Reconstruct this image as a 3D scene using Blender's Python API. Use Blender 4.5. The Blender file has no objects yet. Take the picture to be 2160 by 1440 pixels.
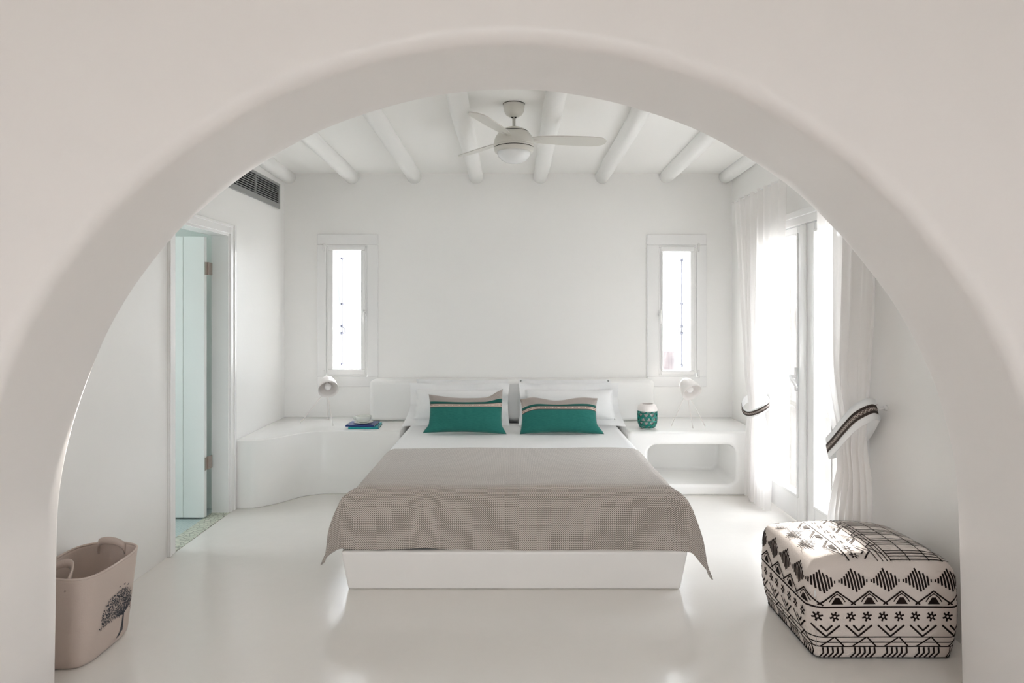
import bpy, math, random
from mathutils import Vector, Matrix
random.seed(7)
PI = math.pi
S = bpy.context.scene
C = S.collection

# ------------------------------------------------------------------ camera
cam = bpy.data.objects.new('camera', bpy.data.cameras.new('camera'))
C.objects.link(cam)
cam.location = (0, 0, 1.5)
cam.rotation_euler = (PI/2, 0, 0)
cam.data.sensor_width = 36
cam.data.lens = 1380*36/2160
cam.data.shift_y = -70/2160
cam.data.clip_start = 0.05
S.camera = cam

# ------------------------------------------------------------------ world, sun, exposure
S.view_settings.view_transform = 'Standard'
S.view_settings.look = 'None'
S.view_settings.gamma = 1
S.view_settings.use_curve_mapping = False
S.view_settings.exposure = 1.32
W = bpy.data.worlds.new('World'); S.world = W; W.use_nodes = True
bg = W.node_tree.nodes['Background']
bg.inputs[0].default_value = (0.905, 0.958, 1.0, 1)
bg.inputs[1].default_value = 4.2
S.cycles.max_bounces = 20; S.cycles.diffuse_bounces = 14; S.cycles.glossy_bounces = 6; S.cycles.transparent_max_bounces = 16

sun = bpy.data.objects.new('sun', bpy.data.lights.new('sun', 'SUN')); C.objects.link(sun)
sun.data.energy = 22; sun.data.angle = math.radians(1.6); sun.data.color = (1, .95, .88)
d = Vector((-0.02, -1, -0.222))
sun.rotation_euler = d.to_track_quat('-Z', 'Y').to_euler()

def portal(loc, rot, sx, sy):
    L = bpy.data.objects.new('daylight_portal', bpy.data.lights.new('daylight_portal', 'AREA')); C.objects.link(L)
    L.data.shape = 'RECTANGLE'; L.data.size = sx; L.data.size_y = sy
    L.location = loc; L.rotation_euler = rot
    L.data.cycles.is_portal = True
    return L
portal((2.22, 4.46, 1.06), (0, PI/2, 0), 2.1, 1.5)
portal((-1.505, 6.22, 1.47), (-PI/2, 0, 0), .40, 1.3)
portal((1.505, 6.22, 1.47), (-PI/2, 0, 0), .40, 1.3)
portal((0, -3.66, 1.45), (PI/2, 0, 0), 1.8, 1.3)
portal((-4.12, 4.1, 1.5), (0, -PI/2, 0), 1.0, 1.0)

# ------------------------------------------------------------------ helpers
def tag(o, label=None, cat=None, group=None, kind=None):
    if label: o['label'] = label
    if cat: o['category'] = cat
    if group: o['group'] = group
    if kind: o['kind'] = kind
    return o
def empty(name, loc=(0,0,0), rz=0):
    o = bpy.data.objects.new(name, None); C.objects.link(o)
    o.empty_display_size = .05
    o.location = loc; o.rotation_euler = (0,0,rz)
    return o
class MB:
    def __init__(s): s.v=[]; s.f=[]; s.m=[]; s.uv=[]
    def add(s, verts, faces, mi=0, uvs=None):
        b=len(s.v); s.v+= [tuple(v) for v in verts]
        for f in faces: s.f.append(tuple(b+i for i in f)); s.m.append(mi)
        s.uv += (uvs if uvs else [(v[0],v[1]) for v in verts])
        return s
    def box(s, x0,x1,y0,y1,z0,z1, mi=0):
        v=[(x,y,z) for x in (x0,x1) for y in (y0,y1) for z in (z0,z1)]
        return s.add(v,[(0,1,3,2),(4,6,7,5),(0,4,5,1),(2,3,7,6),(0,2,6,4),(1,5,7,3)],mi)
    def tube(s, pts, r, n=10, cap=True, mi=0):
        pts=[Vector(p) for p in pts]; N=len(pts)
        rs = r if isinstance(r,(list,tuple)) else [r]*N
        up=None; V=[]
        for i,p in enumerate(pts):
            t=(pts[min(i+1,N-1)]-pts[max(i-1,0)]).normalized()
            if up is None:
                up = Vector((0,0,1)) if abs(t.z)<.9 else Vector((1,0,0))
            a=(up-t*up.dot(t)).normalized(); b=t.cross(a); up=a
            for k in range(n):
                an=2*PI*k/n; V.append(p+(a*math.cos(an)+b*math.sin(an))*rs[i])
        F=[]
        for i in range(N-1):
            for k in range(n):
                F.append((i*n+k,i*n+(k+1)%n,(i+1)*n+(k+1)%n,(i+1)*n+k))
        if cap: F.append(tuple(range(n-1,-1,-1))); F.append(tuple((N-1)*n+k for k in range(n)))
        return s.add(V,F,mi)
    def lathe(s, prof, n=48, M=None, mi=0, skip=None):
        V=[]; F=[]
        for (r,z) in prof:
            for k in range(n):
                a=2*PI*k/n; p=Vector((r*math.cos(a),r*math.sin(a),z))
                V.append(M@p if M else p)
        for i in range(len(prof)-1):
            for k in range(n):
                if skip and skip(i,k): continue
                F.append((i*n+k,i*n+(k+1)%n,(i+1)*n+(k+1)%n,(i+1)*n+k))
        return s.add(V,F,mi)
    def grid(s, fn, nu, nv, mi=0, closed_u=False, uvfn=None):
        V=[];U=[];F=[]
        for j in range(nv+1):
            for i in range(nu+1):
                u=i/nu; v=j/nv
                V.append(fn(u,v)); U.append(uvfn(u,v) if uvfn else (u,v))
        for j in range(nv):
            for i in range(nu):
                a=j*(nu+1)+i; F.append((a,a+1,a+nu+2,a+nu+1))
        return s.add(V,F,mi,U)
    def build(s, name, mats, parent=None, smooth=False, bevel=0, seg=3, ang=30, solid=0, subsurf=0, merge=False):
        me=bpy.data.meshes.new(name); me.from_pydata(s.v,[],s.f)
        if not isinstance(mats,(list,tuple)): mats=[mats]
        for m in mats: me.materials.append(m)
        for p,mi in zip(me.polygons,s.m): p.material_index=mi; p.use_smooth=smooth
        uvl=me.uv_layers.new(name='UVMap')
        for l in me.loops: uvl.data[l.index].uv=s.uv[l.vertex_index]
        me.update()
        o=bpy.data.objects.new(name,me); C.objects.link(o)
        if parent: o.parent=parent
        if merge:
            w=o.modifiers.new('weld','WELD'); w.merge_threshold=1e-4
        if solid:
            m=o.modifiers.new('solid','SOLIDIFY'); m.thickness=solid; m.offset=0
        if bevel:
            m=o.modifiers.new('bevel','BEVEL'); m.width=bevel; m.segments=seg; m.limit_method='ANGLE'; m.angle_limit=math.radians(ang)
            for p in me.polygons: p.use_smooth=True
            if ang<=35:
                n=o.modifiers.new('wn','WEIGHTED_NORMAL'); n.keep_sharp=True
        if subsurf:
            m=o.modifiers.new('ss','SUBSURF'); m.levels=subsurf; m.render_levels=subsurf
        return o
def box(name, mat, x0,x1,y0,y1,z0,z1, parent=None, bevel=0, **k):
    return MB().box(x0,x1,y0,y1,z0,z1).build(name,mat,parent,bevel=bevel,**k)
def lerp(a,b,t): return a+(b-a)*t
def interp(xs, ys, x):
    if x<=xs[0]: return ys[0]
    for i in range(len(xs)-1):
        if x<=xs[i+1]:
            t=(x-xs[i])/(xs[i+1]-xs[i]); t=t*t*(3-2*t) if False else t
            return lerp(ys[i],ys[i+1],t)
    return ys[-1]
def catmull(P, n=8):
    out=[]
    for i in range(len(P)-1):
        p0=P[max(i-1,0)];p1=P[i];p2=P[i+1];p3=P[min(i+2,len(P)-1)]
        for k in range(n):
            t=k/n
            out.append(tuple(.5*((2*b)+(-a+c)*t+(2*a-5*b+4*c-d)*t*t+(-a+3*b-3*c+d)*t**3) for a,b,c,d in zip(p0,p1,p2,p3)))
    out.append(tuple(P[-1])); return out
def smooth(t): t=max(0,min(1,t)); return t*t*(3-2*t)

# ------------------------------------------------------------------ materials
def mat(name, col, rough=.5, spec=.5, metal=0, bump=0, bscale=20, coat=0, bdetail=3, sheen=0):
    m=bpy.data.materials.new(name); m.use_nodes=True; nt=m.node_tree; b=nt.nodes['Principled BSDF']
    b.inputs['Base Color'].default_value=(*col,1); b.inputs['Roughness'].default_value=rough
    b.inputs['Specular IOR Level'].default_value=spec; b.inputs['Metallic'].default_value=metal
    if coat: b.inputs['Coat Weight'].default_value=coat; b.inputs['Coat Roughness'].default_value=.08
    if sheen: b.inputs['Sheen Weight'].default_value=sheen; b.inputs['Sheen Roughness'].default_value=.4
    if bump:
        tc=nt.nodes.new('ShaderNodeTexCoord'); n=nt.nodes.new('ShaderNodeTexNoise'); bp=nt.nodes.new('ShaderNodeBump')
        n.inputs['Scale'].default_value=bscale; n.inputs['Detail'].default_value=bdetail
        bp.inputs['Strength'].default_value=1; bp.inputs['Distance'].default_value=bump
        nt.links.new(tc.outputs['Object'],n.inputs['Vector']); nt.links.new(n.outputs['Fac'],bp.inputs['Height']); nt.links.new(bp.outputs['Normal'],b.inputs['Normal'])
    return m
class NT:
    def __init__(s,m): s.nt=m.node_tree; s.b=s.nt.nodes['Principled BSDF']
    def n(s,t,**k):
        x=s.nt.nodes.new(t)
        for a,b in k.items(): setattr(x,a,b)
        return x
    def l(s,a,b): s.nt.links.new(a,b)
    def math(s,op,a,b=None,c=None):
        x=s.n('ShaderNodeMath',operation=op)
        for i,v in enumerate((a,b,c)):
            if v is None: continue
            if isinstance(v,(int,float)): x.inputs[i].default_value=v
            else: s.l(v,x.inputs[i])
        return x.outputs[0]
    def mix(s,f,a,b):
        x=s.n('ShaderNodeMix',data_type='RGBA')
        for sock,v in ((x.inputs[0],f),(x.inputs[6],a),(x.inputs[7],b)):
            if isinstance(v,tuple): sock.default_value=(*v,1)
            elif isinstance(v,(int,float)): sock.default_value=v
            else: s.l(v,sock)
        return x.outputs[2]
    def uv(s):
        t=s.n('ShaderNodeTexCoord'); p=s.n('ShaderNodeSeparateXYZ'); s.l(t.outputs['UV'],p.inputs[0]); return p.outputs[0],p.outputs[1]

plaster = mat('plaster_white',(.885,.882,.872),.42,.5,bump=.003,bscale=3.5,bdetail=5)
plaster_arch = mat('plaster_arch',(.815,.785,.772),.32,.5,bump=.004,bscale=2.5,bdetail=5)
lime = mat('lime_gloss',(.89,.887,.875),.16,.5,bump=.002,bscale=4)
ceilm = mat('ceiling_paint',(.90,.895,.88),.6,.3,bump=.003,bscale=4)
beamm = mat('beam_paint',(.88,.88,.87),.5,.4,bump=.006,bscale=7)
frame_w = mat('painted_frame',(.86,.86,.86),.25,.5)
leafm = mat('door_leaf_paint',(.83,.85,.84),.3,.5)
steel = mat('hinge_steel',(.42,.36,.32),.35,.5,metal=.9)
grey_al = mat('vent_aluminium',(.36,.37,.37),.4,.5,metal=.5)
darkm = mat('dark_void',(.02,.02,.02),.8,.2)
fan_w = mat('fan_white',(.66,.65,.61),.3,.5)
fan_glass = mat('fan_opal_glass',(.82,.84,.85),.15,.5)
lamp_w = mat('lamp_white_metal',(.84,.81,.79),.28,.5)
bulb_m = mat('opal_bulb',(.85,.83,.82),.2,.5)
linen = mat('white_linen',(.86,.865,.87),.85,.2,bump=.010,bscale=6,sheen=.2)
linen_fine = mat('white_sheet',(.84,.84,.845),.85,.2,bump=.002,bscale=7)
bathm = mat('bathroom_green_wall',(.74,.775,.755),.35,.5)

def floor_mat():
    m=mat('floor_resin',(.80,.775,.745),.14,.5); t=NT(m)
    tc=t.n('ShaderNodeTexCoord'); n=t.n('ShaderNodeTexNoise'); n.inputs['Scale'].default_value=2.2; n.inputs['Detail'].default_value=4
    t.l(tc.outputs['Object'],n.inputs['Vector'])
    r=t.math('MULTIPLY_ADD',n.outputs['Fac'],.14,.10); t.l(r,t.b.inputs['Roughness'])
    n2=t.n('ShaderNodeTexNoise'); n2.inputs['Scale'].default_value=9; n2.inputs['Detail'].default_value=2
    t.l(tc.outputs['Object'],n2.inputs['Vector'])
    bp=t.n('ShaderNodeBump'); bp.inputs['Distance'].default_value=.0012; t.l(n2.outputs['Fac'],bp.inputs['Height']); t.l(bp.outputs['Normal'],t.b.inputs['Normal'])
    return m
floorm=floor_mat()

def glass_mat():
    m=bpy.data.materials.new('clear_glass'); m.use_nodes=True; nt=m.node_tree; nt.nodes.remove(nt.nodes['Principled BSDF'])
    out=[n for n in nt.nodes if n.type=='OUTPUT_MATERIAL'][0]
    tr=nt.nodes.new('ShaderNodeBsdfTransparent'); gl=nt.nodes.new('ShaderNodeBsdfGlossy'); gl.inputs['Roughness'].default_value=.02
    mx=nt.nodes.new('ShaderNodeMixShader'); mx.inputs[0].default_value=.06
    nt.links.new(tr.outputs[0],mx.inputs[1]); nt.links.new(gl.outputs[0],mx.inputs[2]); nt.links.new(mx.outputs[0],out.inputs[0])
    return m
glass=glass_mat()

def sheer_mat(name, transp):
    m=bpy.data.materials.new(name); m.use_nodes=True; nt=m.node_tree; nt.nodes.remove(nt.nodes['Principled BSDF'])
    out=[n for n in nt.nodes if n.type=='OUTPUT_MATERIAL'][0]
    di=nt.nodes.new('ShaderNodeBsdfDiffuse'); di.inputs[0].default_value=(.90,.885,.875,1)
    tl=nt.nodes.new('ShaderNodeBsdfTranslucent'); tl.inputs[0].default_value=(.88,.86,.85,1)
    tr=nt.nodes.new('ShaderNodeBsdfTransparent')
    a=nt.nodes.new('ShaderNodeMixShader'); a.inputs[0].default_value=.36; b=nt.nodes.new('ShaderNodeMixShader'); b.inputs[0].default_value=transp
    nt.links.new(di.outputs[0],a.inputs[1]); nt.links.new(tl.outputs[0],a.inputs[2])
    nt.links.new(a.outputs[0],b.inputs[1]); nt.links.new(tr.outputs[0],b.inputs[2]); nt.links.new(b.outputs[0],out.inputs[0])
    return m
sheer=sheer_mat('sheer_voile',.07)

def zigzag(t,u,v,pu,pv,amp):
    """0..1 mask of a woven zigzag, u and v in metres"""
    tri=t.math('PINGPONG',u,pu)                       # 0..pu
    w=t.math('MULTIPLY_ADD',tri,amp/pu,v)
    fr=t.math('FRACT',t.math('DIVIDE',w,pv))
    return t.math('GREATER_THAN',fr,.5)
def throw_mat():
    m=mat('zigzag_throw',(.4,.36,.33),.9,.15,sheen=.35); t=NT(m); u,v=t.uv()
    z=zigzag(t,u,v,.0055,.0095,.0065)
    # weft breaks: thin light columns
    cr=t.math('GREATER_THAN',t.math('FRACT',t.math('DIVIDE',u,.011)),.86)
    z2=t.math('MAXIMUM',z,t.math('MULTIPLY',cr,.55))
    c=t.mix(z2,(.14,.115,.103),(.74,.68,.63)); t.l(c,t.b.inputs['Base Color'])
    bp=t.n('ShaderNodeBump'); bp.inputs['Distance'].default_value=.0012; t.l(z2,bp.inputs['Height']); t.l(bp.outputs['Normal'],t.b.inputs['Normal'])
    return m
throwm=throw_mat()
def cushion_mat():
    m=mat('green_cushion',(.03,.2,.17),.85,.2,bump=.010,bscale=8,sheen=.25); t=NT(m); u,v=t.uv()   # u metres, v 0..1
    vm=t.math('MULTIPLY',v,.30)
    z=zigzag(t,u,vm,.004,.006,.005)
    grey=t.mix(z,(.17,.14,.125),(.60,.54,.50))
    n=t.n('ShaderNodeTexNoise'); n.inputs['Scale'].default_value=1.0; n.inputs['Detail'].default_value=6
    cb=t.n('ShaderNodeCombineXYZ'); t.l(t.math('MULTIPLY',u,25),cb.inputs[0]); t.l(t.math('MULTIPLY',v,90),cb.inputs[1]); t.l(cb.outputs[0],n.inputs['Vector'])
    green=t.mix(n.outputs['Fac'],(.012,.105,.088),(.035,.215,.185))
    dash=t.math('GREATER_THAN',t.math('FRACT',t.math('DIVIDE',u,.0085)),.5)
    dash2=t.math('GREATER_THAN',t.math('FRACT',t.math('DIVIDE',u,.055)),.18)
    beige=(.56,.44,.38); brown=(.075,.055,.05)
    def above(x): return t.math('GREATER_THAN',v,x)
    c=t.mix(above(.655),green,brown)
    c=t.mix(above(.675),c,beige)
    c=t.mix(above(.700),c,t.mix(t.math('MULTIPLY',dash,dash2),beige,brown))
    c=t.mix(above(.722),c,beige)
    c=t.mix(above(.742),c,t.mix(dash,(.02,.09,.08),brown))
    c=t.mix(above(.762),c,(.012,.10,.085))
    c=t.mix(above(.815),c,grey)
    t.l(c,t.b.inputs['Base Color'])
    return m
cushm=cushion_mat()
def trim_mat():
    m=mat('woven_trim_band',(.1,.08,.07),.9,.15); t=NT(m); u,v=t.uv()   # u metres along, v 0..1 across
    ck=t.math('GREATER_THAN',t.math('FRACT',t.math('DIVIDE',u,.007)),.5)
    zz=t.math('PINGPONG',u,.011)
    a=t.math('ABSOLUTE',t.math('SUBTRACT',v,t.math('MULTIPLY_ADD',zz,14,.42)))
    ln=t.math('LESS_THAN',a,.05)
    mid=t.math('LESS_THAN',t.math('ABSOLUTE',t.math('SUBTRACT',v,.5)),.14)
    mid2=t.math('LESS_THAN',t.math('ABSOLUTE',t.math('SUBTRACT',v,.5)),.2)
    edge=t.math('GREATER_THAN',t.math('ABSOLUTE',t.math('SUBTRACT',v,.5)),.44)
    dk=(.055,.042,.038); lt=(.52,.46,.42)
    c=t.mix(t.math('MULTIPLY',mid2,ck),dk,lt)
    c=t.mix(mid,c,t.mix(ln,(.12,.09,.08),lt))
    c=t.mix(t.math('MULTIPLY',edge,ck),c,(.3,.26,.24))
    t.l(c,t.b.inputs['Base Color']); return m
trimm=trim_mat()
def pebble_mat():
    m=mat('pebble_inlay',(.7,.7,.65),.4,.4); t=NT(m); tc=t.n('ShaderNodeTexCoord')
    mp=t.n('ShaderNodeMapping'); mp.inputs['Scale'].default_value=(26,44,1); t.l(tc.outputs['Object'],mp.inputs[0])
    v=t.n('ShaderNodeTexVoronoi',feature='DISTANCE_TO_EDGE'); v.inputs['Scale'].default_value=1; t.l(mp.outputs[0],v.inputs['Vector'])
    v2=t.n('ShaderNodeTexVoronoi'); v2.inputs['Scale'].default_value=1; t.l(mp.outputs[0],v2.inputs['Vector'])
    g=t.math('LESS_THAN',v.outputs['Distance'],.06)
    c=t.mix(v2.outputs['Color'],(.72,.71,.62),(.55,.60,.50)); t.l(t.mix(g,c,(.34,.35,.29)),t.b.inputs['Base Color']); return m
def tile_mat():
    m=mat('bathroom_tiles',(.4,.5,.5),.3,.5); t=NT(m); tc=t.n('ShaderNodeTexCoord')
    b=t.n('ShaderNodeTexBrick'); b.inputs['Scale'].default_value=22; b.inputs['Color1'].default_value=(.36,.47,.47,1); b.inputs['Color2'].default_value=(.44,.54,.53,1); b.inputs['Mortar'].default_value=(.62,.68,.66,1); b.inputs['Mortar Size'].default_value=.03
    t.l(tc.outputs['Object'],b.inputs['Vector']); t.l(b.outputs['Color'],t.b.inputs['Base Color']); return m
pebm=pebble_mat(); tilem=tile_mat()
def stone_mat():
    m=mat('outdoor_stone',(.4,.33,.3),.9,.2); t=NT(m); tc=t.n('ShaderNodeTexCoord')
    b=t.n('ShaderNodeTexVoronoi'); b.inputs['Scale'].default_value=5; t.l(tc.outputs['Object'],b.inputs['Vector'])
    t.l(t.mix(b.outputs['Distance'],(.07,.062,.065),(.13,.11,.11)),t.b.inputs['Base Color']); return m
stonem=stone_mat()


# ------------------------------------------------------------------ setting
def rect_wall(name, axis, a, b, u0,u1,z0,z1, holes, m, bevel=0):
    """wall slab between planes a and b of the axis, with rectangular holes (u0,u1,z0,z1)"""
    us=sorted({u0,u1,*[h[0] for h in holes],*[h[1] for h in holes]}); zs=sorted({z0,z1,*[h[2] for h in holes],*[h[3] for h in holes]})
    us=[u for u in us if u0<=u<=u1]; zs=[z for z in zs if z0<=z<=z1]
    M=MB()
    inh=lambda u,z:any(h[0]<u<h[1] and h[2]<z<h[3] for h in holes)
    P=(lambda c,u,z:(c,u,z)) if axis=='x' else (lambda c,u,z:(u,c,z))
    solid=[[not inh((us[i]+us[i+1])/2,(zs[j]+zs[j+1])/2) for j in range(len(zs)-1)] for i in range(len(us)-1)]
    nu,nz=len(us)-1,len(zs)-1
    S_=lambda i,j:0<=i<nu and 0<=j<nz and solid[i][j]
    for i in range(nu):
        for j in range(nz):
            if not solid[i][j]: continue
            A,B,c,d=us[i],us[i+1],zs[j],zs[j+1]
            M.add([P(a,A,c),P(a,B,c),P(a,B,d),P(a,A,d)],[(0,1,2,3)])
            M.add([P(b,A,c),P(b,B,c),P(b,B,d),P(b,A,d)],[(3,2,1,0)])
            if not S_(i-1,j): M.add([P(a,A,c),P(b,A,c),P(b,A,d),P(a,A,d)],[(0,1,2,3)])
            if not S_(i+1,j): M.add([P(a,B,c),P(b,B,c),P(b,B,d),P(a,B,d)],[(3,2,1,0)])
            if not S_(i,j-1): M.add([P(a,A,c),P(b,A,c),P(b,B,c),P(a,B,c)],[(3,2,1,0)])
            if not S_(i,j+1): M.add([P(a,A,d),P(b,A,d),P(b,B,d),P(a,B,d)],[(0,1,2,3)])
    o=M.build(name,m,merge=True); return tag(o,kind='structure')

GW=5.98/1380
def wx(px): return (px-1080)*GW
def wz(py): return 1.5-(py-650)*GW
YB=5.98; XL=-2.08; XR=2.01
def ceil_z(y): return 2.73+.033*(YB-y)

tag(box('floor',floorm,-3.2,3.2,-3.6,2.2,-.12,0),kind='structure')
tag(box('floor',floorm,XL,XR+.19,2.2,YB,-.12,0),kind='structure')
rect_wall('wall_back','y',YB,YB+.24,XL-.12,XR+.19,0,2.98,[(wx(684),wx(780),wz(797),wz(512)),(wx(1384),wx(1473),wz(797),wz(513))],plaster)
rect_wall('wall_left','x',XL-.12,XL,2.3,YB,0,2.98,[(4.01,4.82,-1,2.055)],plaster)
rect_wall('wall_right','x',XR,XR+.19,2.3,YB,0,2.98,[(3.72,5.20,-1,2.12)],plaster)
# ceiling, rising a little towards the arch
M=MB(); v=[]
for y in (2.3,YB+.24):
    for x in (XL-.12,XR+.19):
        for dz in (0,.15): v.append((x,y,ceil_z(y)+dz))
M.add(v,[(0,2,6,4),(1,5,7,3),(0,1,3,2),(4,6,7,5),(0,4,5,1),(2,3,7,6)])
tag(M.build('ceiling',ceilm),kind='structure')
# arch wall
YBK,YFR=2.5,2.035
ap_px=[(118,1440),(119.5,1340),(121,1240),(122,1160),(124,1084),(129,1030),(137,979),(150,920),(167,860),(191,792),(220,720),(249,663),(285,605),(318,560),(350,520),(385,480),(430,440),(490,390),(555,345),(635,297.5),(700,267),(800,232),(900,207),(990,194),(1080,190),
 (1140,192),(1205,200),(1280,214),(1350,233),(1420,256),(1490,285),(1570,330),(1655,387),(1705,430),(1765,490),(1800,531),(1835,575),(1884,641),(1927,718),(1952,770),(1976,830),(1996,905),(2010,970),(2017,1042),(2020,1130),(2022.5,1219),(2025,1330),(2027,1440)]
K=YBK/1380
arch=[((x-1080)*K,1.5-(y-650)*K) for x,y in ap_px]
arch=[(arch[0][0]-.002,0.0)]+arch+[(arch[-1][0]+.002,0.0)]
# smooth, resample
arch=catmull(arch,4)
for _ in range(3):
    arch=[arch[0]]+[((arch[i-1][0]+2*arch[i][0]+arch[i+1][0])/4,(arch[i-1][1]+2*arch[i][1]+arch[i+1][1])/4) for i in range(1,len(arch)-1)]+[arch[-1]]
def arch_wall():
    M=MB(); N=len(arch); nor=[]
    for i in range(N):
        a=arch[max(i-1,0)];b=arch[min(i+1,N-1)]
        t=Vector((b[0]-a[0],b[1]-a[1])).normalized(); nor.append(Vector((-t.y,t.x)))
    nor[0]=Vector((-1,0)); nor[-1]=Vector((1,0))
    rf,rb=.05,.012
    rings=[]
    def outer(i,x0,z0):
        x,z=arch[i]; d=Vector((x,z)) if z>0 else Vector((1 if x>0 else -1,0))
        s=min(3.2/abs(d.x) if abs(d.x)>1e-6 else 1e9, 3.05/d.y if d.y>1e-6 else 1e9)
        return (d.x*s,d.y*s)
    prof=[]
    for k in range(9):
        a=k/8*PI/2; prof.append((rf*(1-math.sin(a)), YFR+rf*(1-math.cos(a))))
    for k in range(7): prof.append((0,lerp(YFR+rf,YBK-rb,(k+1)/8)))
    for k in range(5):
        a=k/4*PI/2; prof.append((rb*(1-math.cos(a)), YBK-rb+rb*math.sin(a)))
    rings.append([(outer(i,0,0)[0],YFR,outer(i,0,0)[1]) for i in range(N)])
    for f in (.35,.75):
        rings.append([(lerp(outer(i,0,0)[0],arch[i][0]+nor[i].x*rf,f),YFR,lerp(outer(i,0,0)[1],max(0,arch[i][1]+nor[i].y*rf),f)) for i in range(N)])
    for off,y in prof: rings.append([(arch[i][0]+nor[i].x*off,y,max(0,arch[i][1]+nor[i].y*off)) for i in range(N)])
    rings.append([(outer(i,0,0)[0],YBK,outer(i,0,0)[1]) for i in range(N)])
    V=[p for r in rings for p in r]; F=[]
    for r in range(len(rings)-1):
        for i in range(N-1): F.append((r*N+i,r*N+i+1,(r+1)*N+i+1,(r+1)*N+i))
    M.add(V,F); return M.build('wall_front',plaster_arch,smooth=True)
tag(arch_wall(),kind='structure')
# near room behind the camera
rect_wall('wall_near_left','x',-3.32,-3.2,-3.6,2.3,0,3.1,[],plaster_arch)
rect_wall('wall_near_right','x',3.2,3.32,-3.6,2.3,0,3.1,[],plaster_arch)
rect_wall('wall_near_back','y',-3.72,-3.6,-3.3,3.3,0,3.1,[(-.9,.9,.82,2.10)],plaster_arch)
tag(box('ceiling',ceilm,-3.32,3.32,-3.72,2.2,3.0,3.12),kind='structure')
# bathroom beyond the left door
tag(box('floor',tilem,-4.22,-2.2,3.1,5.0,-.12,-.004),kind='structure')
rect_wall('wall_bathroom_end','x',-4.22,-4.1,3.1,5.0,0,2.5,[(3.6,4.45,1.1,2.0)],bathm)
rect_wall('wall_bathroom_near','y',3.1,3.2,-4.1,-2.2,0,2.5,[],bathm)
rect_wall('wall_bathroom_far','y',4.9,5.0,-4.1,-2.2,0,2.5,[],bathm)
tag(box('ceiling',bathm,-4.2,-2.2,3.1,5.0,2.4,2.5),kind='structure')
tag(box('ground',mat('terrace_ground',(.5,.5,.49),.9,.2),-40,40,-40,60,-.6,-.3),kind='structure')
# pebble threshold
tag(box('trim_1',pebm,-2.2,-2.072,4.01,4.82,-.1,.003),kind='structure')

# ceiling beams
bx=[-2.04,-1.46,-.893,-.327,.258,.823,1.408,1.946]
bl=['white ceiling beam half sunk along the left wall above the air vent',
    'white ceiling beam nearest right of the air vent, ending near the left window',
    'white ceiling beam, third from the left, midway from left window to fan',
    'white ceiling beam just left of the ceiling fan',
    'white ceiling beam just right of the ceiling fan, under its right blade',
    'white ceiling beam second to the right of the fan',
    'white ceiling beam ending above the right window',
    'white ceiling beam beside the right wall above the sheer curtains']
for i,x in enumerate(bx):
    rnd=random.Random(i); pts=[]; rs=[]
    for k in range(15):
        y=lerp(2.3,YB,k/14); pts.append((x+rnd.uniform(-.004,.004),y,ceil_z(y)-.030+rnd.uniform(-.003,.003))); rs.append(.064+rnd.uniform(-.003,.003))
    if i==7: rs=[r*.95 for r in rs]
    o=MB().tube(pts,rs,n=16).build('ceiling_beam',beamm,smooth=True)
    tag(o,bl[i],'beam','white ceiling beams')

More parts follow.
